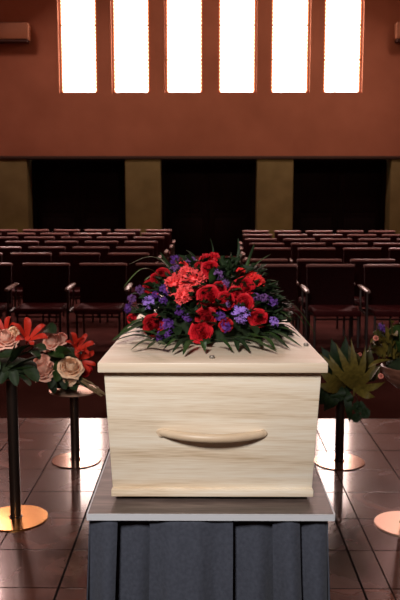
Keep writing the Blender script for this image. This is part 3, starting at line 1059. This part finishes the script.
# arrangement on the tall left stand
a1 = empty('flower_arrangement', T1, 'arrangement of red lilies, a peach rose and dark leaves on the tall left stand', 'flower arrangement', 'flower arrangements on the left stands')
Y1 = T1.y
moss(a1, T1 + Vector((0, 0, .045)), T1, .13, .10, .045)
put(a1, T1, 'rose', ROSE['peach'][0], 5, 337, Y1 - .05, 12, (.1, -.55, .85), 1.2)
put(a1, T1, 'lily', LILY, 29, 335, Y1 - .02, 21, (.35, -.65, .75), .8, 2.5)
put(a1, T1, 'lily', LILY, 3, 329, Y1 + .05, 17, (-.2, -.5, .9), .8, .3)
put(a1, T1, 'rose', ROSE['cream'][1], 14, 331, Y1 - .02, 5, (.3, -.7, .5))
put(a1, T1, 'rose', ROSE['pink'][0], -12, 348, Y1 - .06, 9, (0, -1, .3))
for pl, w, m in (([(12, 362), (22, 350), (35, 345)], .07, 'leaf'), ([(5, 368), (12, 356), (16, 343)], .035, 'leaf2'), ([(8, 372), (26, 362), (42, 356)], .075, 'leaf'),
                 ([(0, 352), (-4, 362), (-3, 374)], .05, 'leaf2'), ([(2, 367), (20, 369), (36, 367)], .018, 'leaf2'), ([(10, 366), (14, 376), (17, 386)], .05, 'leaf'),
                 ([(24, 366), (32, 374), (38, 382)], .065, 'leaf'), ([(4, 366), (3, 376), (1, 384)], .06, 'leaf'), ([(15, 372), (24, 380), (30, 386)], .06, 'leaf'),
                 ([(28, 352), (38, 347), (46, 350)], .055, 'leaf'), ([(20, 356), (32, 352), (40, 360)], .06, 'leaf'), ([(14, 350), (6, 356), (-2, 358)], .06, 'leaf'),
                 ([(0, 370), (-10, 372), (-18, 380)], .06, 'leaf')):
    leafy(a1, T1, pl, Y1 - .08, w, M[m], dY=-.05)

# arrangement on the low left stand
a2 = empty('flower_arrangement', T2, 'arrangement of peach roses and red lilies spilling over the low left stand', 'flower arrangement', 'flower arrangements on the left stands')
Y2 = T2.y
moss(a2, at(66, 368, Y2), T2, .14, .12, .13)
put(a2, T2, 'rose', ROSE['peach'][1], 52, 341, Y2 - .06, 11, (-.3, -.5, .85), 1.15)
put(a2, T2, 'rose', ROSE['peach'][0], 43.5, 369, Y2 - .16, 11, (-.25, -.6, .8), 1.5)
put(a2, T2, 'rose', ROSE['peach'][1], 40, 361, Y2 - .15, 8.5, (-.3, -.7, .7), 1.1)
put(a2, T2, 'rose', ROSE['cream'][0], 71, 366, Y2 - .17, 11.5, (.2, -.65, .7), 1.3)
put(a2, T2, 'rose', ROSE['cream'][1], 68, 376, Y2 - .16, 8.5, (-.2, -.8, .3), 1.1)
put(a2, T2, 'rose', ROSE['pink'][1], 62, 336, Y2, 5, (.3, -.6, .8))
put(a2, T2, 'lily', LILY, 79, 346, Y2 - .05, 17, (.4, -.6, .7), .9, .8)
put(a2, T2, 'lily', LILY, 83, 360, Y2 - .08, 16, (.75, -.6, .2), .9, 1.5)
put(a2, T2, 'rose', ROSE['red'][0], 86, 370, Y2 - .06, 7, (.6, -.8, 0))
leafy(a2, T2, [(74, 345), (80, 340), (85, 338)], Y2 - .05, .03, M['lily'], 'lily_bud', -.02)
for pl, w, m in (([(58, 356), (64, 351), (73, 354)], .085, 'leaf2'), ([(50, 352), (56, 356), (64, 358)], .075, 'leaf2'), ([(60, 360), (58, 372), (56, 382)], .075, 'leaf2'), ([(58, 362), (53, 376), (50, 390)], .06, 'leaf'),
                 ([(60, 366), (64, 380), (66, 390)], .06, 'leaf'), ([(42, 335), (48, 329), (56, 333)], .09, 'leaf'), ([(76, 374), (80, 382), (86, 388)], .06, 'leaf'),
                 ([(48, 374), (52, 384), (55, 394)], .055, 'leaf'), ([(70, 380), (74, 388), (76, 391)], .05, 'leaf'), ([(52, 352), (46, 350), (38, 352)], .06, 'leaf')):
    leafy(a2, T2, pl, Y2 - .12, w, M[m], dY=-.08)
for i in range(7):
    x0, y0 = 74 + i * 1.2, 378 + (i % 3) * 2
    pts = [at(x0, y0, Y2 - .12) - T2, at(x0 + 10, y0 + 5 + i % 2, Y2 - .16) - T2, at(x0 + 22 + (i * 5) % 7, y0 + 13 + (i * 3) % 5, Y2 - .20) - T2]
    MB().tube(pts, [.006, .005, .004], n=6).build('cut_stem', M['stem'], a2)

# hand-shaped leaves beside the coffin
a3 = empty('leaf_arrangement', T3, 'arrangement of big olive hand-shaped leaves on the stand right of the coffin', 'plant')
Y3 = T3.y
moss(a3, T3 + Vector((.03, 0, .052)), T3, .09, .08, .05)


def hand_leaf(px, py, tips, m, Y, wpx, tilt=-.10):
    b = at(px, py, Y)
    for_l = []
    mb = MB()
    for (tx, ty) in tips:
        t = at(tx, ty, Y + tilt)
        d = t - b
        L_ = d.length
        side = d.cross(Vector((0, 1, 0))).normalized()
        up = side.cross(d).normalized()
        if up.y > 0:
            up = -up
        w = wpx * Y / FPX
        vs = []
        for j in range(14):
            s = j / 13
            ww = w * (.34 + .66 * math.sin(PI * min(1, .1 + s * .88)) ** .9) * .5 * (1 - s ** 4)
            ww = max(ww, .001)
            serr = 1 + (.10 * math.sin(s * 40) if s > .3 else 0)
            for k in (-1, -.5, 0, .5, 1):
                vs.append(tuple(b - T3 + d * s + side * ww * k * serr - up * (.05 * s * s * L_ * 2 - .035 * abs(k) * w) + Vector((0, -.05 * math.sin(PI * s), 0))))
        mb.add(vs, [(j * 5 + k, j * 5 + k + 1, (j + 1) * 5 + k + 1, (j + 1) * 5 + k) for j in range(13) for k in range(4)])
    stem = at(px, py + 8, Y) - T3
    mb.tube([stem, b - T3], [.004, .006], n=6)
    return mb.build('hand_shaped_leaf', m, a3)


hand_leaf(354, 388, [(322, 355), (337, 345), (352, 341), (366, 348), (377, 362), (384, 383), (374, 397)], M['olive'], Y3 - .10, 8.5)
hand_leaf(343, 388, [(317, 384), (318, 369), (330, 356)], M['olive'], Y3 - .08, 11)
hand_leaf(336, 385, [(312, 392), (316, 405), (324, 412), (338, 402)], M['leaf'], Y3 - .09, 16, .0)
hand_leaf(360, 378, [(349, 346), (370, 347), (380, 366)], M['olive_dark'], Y3 + .04, 16)
hand_leaf(345, 390, [(331, 402), (352, 404), (350, 424)], M['leaf'], Y3 - .09, 8, .0)
hand_leaf(340, 376, [(332, 340), (346, 338), (322, 348)], M['leaf'], Y3 + .06, 16)
for (px, py, r_) in ((359, 408, 10), (365, 413, 8), (356, 417, 8)):
    put(a3, T3, 'scalloped_leaf', RUFF['deepred'][0].copy(), px, py, Y3 - .10, r_, (.1, -1, .2), .4)
for o in a3.children:
    if o.name.startswith('scalloped_leaf'):
        o.data.materials.clear(); o.data.materials.append(M['leaf'])
for px, py in ((336, 357), (348, 355), (360, 357)):
    put(a3, T3, 'bud', ROSE['pink'][0], px, py - 3, Y3 + .02, 1.7, (0, -1, .6))
leafy(a3, T3, [(356, 396), (358, 402), (360, 408)], Y3 - .1, .02, M['leaf2'], dY=0)

# bowl of greenery
a4 = empty('planted_bowl', T4, 'brown bowl of yellow-green leaves and small pink blooms at the right edge', 'plant')
Y4 = T4.y
h_b = at(406, 366, Y4).z - T4.z
rb = 31 * Y4 / FPX
MB().lathe([(rb * .5, 0), (rb * .78, h_b * .3), (rb * .97, h_b * .75), (rb, h_b), (rb * .95, h_b + .004), (rb * .92, h_b - .004), (rb * .86, h_b - .02), (.01, h_b - .022)], 48).build('bowl', M['basket'], a4)
moss(a4, T4 + Vector((0, 0, h_b)), T4, rb * .85, rb * .85, .05)
rr = random.Random(21)
for i in range(110):
    a = rr.uniform(-PI, PI)
    el = rr.uniform(.1, 1.35)
    b0 = T4 + Vector((rr.uniform(-.17, .06), rr.uniform(-.09, .05), h_b + rr.uniform(.02, .14)))
    ln_ = rr.uniform(.05, .11)
    d = Vector((math.cos(a) * math.cos(el), math.sin(a) * math.cos(el), math.sin(el)))
    p1 = b0 + d * ln_ * .6 + Vector((0, 0, .02))
    p2 = b0 + d * ln_ + Vector((0, -.01, -.005))
    leaf_path('leaf', [b0, p1, p2], rr.uniform(.022, .05), M[rr.choice(['olive', 'olive_dark', 'leaf', 'leaf2', 'olive_dark', 'olive', 'olive'])], a4, T4, n_=7, roll=rr.uniform(.3, 1.3) * rr.choice((-1, 1)))
for pl, w, m in (([(384, 358), (376, 350), (367, 352)], .06, 'olive'), ([(398, 352), (396, 338), (400, 325)], .085, 'leaf2'), ([(390, 360), (378, 362), (368, 368)], .03, 'olive'),
                 ([(386, 352), (384, 340), (378, 335)], .03, 'olive'), ([(388, 356), (392, 335), (390, 318)], .016, 'olive_dark'), ([(392, 352), (388, 338), (386, 326)], .022, 'olive'),
                 ([(380, 366), (374, 373), (370, 380)], .03, 'olive_dark'), ([(388, 346), (382, 342), (374, 345)], .035, 'olive')):
    leafy(a4, T4, pl, Y4 - .07, w, M[m], dY=-.05)
for c, px, py, r_ in (('pink', 376, 338, 2.4), ('pink', 381, 376, 2.4)):
    put(a4, T4, 'small_bloom', ROSE[c][0], px, py, Y4 - .10, r_, (0, -1, .4))
for px, py, r_ in ((381, 327, 4), (384, 330, 3)):
    put(a4, T4, 'purple_floret', STAT['violet'][0], px, py, Y4 - .08, r_, (0, -1, .5))

# ------------------------------------------------------------------ lights
def area(name, loc, target, size, power, color, size_y=None):
    l = bpy.data.lights.new(name, 'AREA')
    l.energy, l.color, l.size = power, color, size
    if size_y:
        l.shape, l.size_y = 'RECTANGLE', size_y
    o = bpy.data.objects.new(name, l)
    C.objects.link(o)
    o.location = loc
    o.rotation_euler = (Vector(target) - Vector(loc)).to_track_quat('-Z', 'Y').to_euler()
    return o


def spot(name, loc, target, power, color, angle, blend=1.0, radius=.2):
    l = bpy.data.lights.new(name, 'SPOT')
    l.energy, l.color, l.spot_size, l.spot_blend, l.shadow_soft_size = power, color, R(angle), blend, radius
    o = bpy.data.objects.new(name, l)
    C.objects.link(o)
    o.location = loc
    o.rotation_euler = (Vector(target) - Vector(loc)).to_track_quat('-Z', 'Y').to_euler()
    return o


spot('key_lamp', (-.75, -.75, 3.1), (.02, 2.5, .85), 600, (1.0, .96, .93), 48, 1.0, .30)
spot('wall_wash', (1.2, 12.0, 6.9), (1.0, WALL_Y, 4.2), 430, (1.0, .70, .52), 72, 1.0, .5)  # added light without a visible source, lifts the back wall
for px in (14, 143, 275, 410):
    l = bpy.data.lights.new('floor_uplight', 'POINT')
    l.energy, l.color, l.shadow_soft_size = 1.3, (1.0, .66, .30), .05
    o = bpy.data.objects.new('floor_uplight', l)
    C.objects.link(o)
    o.location = (wx(px, 200), WALL_Y - .45, .35)
for x in (-5.3, 5.3):
    area('overhead_fill', (x, 16.8, 7.3), (x * .2, 10.5, 0), 1.2, 320, (1.0, .66, .60))  # added overhead light, no fitting modelled; brightens the chair tops
area('backlight_lamp', (0, 9.2, 7.2), (0, 3.2, 1.0), 1.5, 60, (1.0, .66, .56))

spot('side_fill', (-1.5, 1.0, 3.3), (-.86, 4.45, .75), 370, (1.0, .90, .84), 22, 1.0, .25)  # added fill from an unseen source, brightens the left flowers
spot('side_fill', (1.9, 1.0, 3.3), (.98, 4.2, .80), 32, (1.0, .88, .78), 20, 1.0, .25)  # weaker added fill for the leaves on the right

# ------------------------------------------------------------------ world, camera
w = bpy.data.worlds.new('world')
bpy.context.scene.world = w
w.use_nodes = True
w.node_tree.nodes['Background'].inputs[0].default_value = (.9, .95, 1, 1)
w.node_tree.nodes['Background'].inputs[1].default_value = .3
cam = bpy.data.cameras.new('camera')
cam.sensor_width = 36
cam.sensor_fit = 'AUTO'
cam.lens = FPX * 36 / 600
cam.dof.use_dof = True
cam.dof.focus_distance = 2.45
cam.dof.aperture_fstop = 9
co = bpy.data.objects.new('camera', cam)
C.objects.link(co)
co.location = (0, 0, CAM_H)
co.rotation_euler = (PI / 2 - PITCH, 0, YAW)
bpy.context.scene.camera = co
sc = bpy.context.scene
sc.view_settings.view_transform = 'Standard'
sc.view_settings.look = 'None'
sc.view_settings.exposure = 0
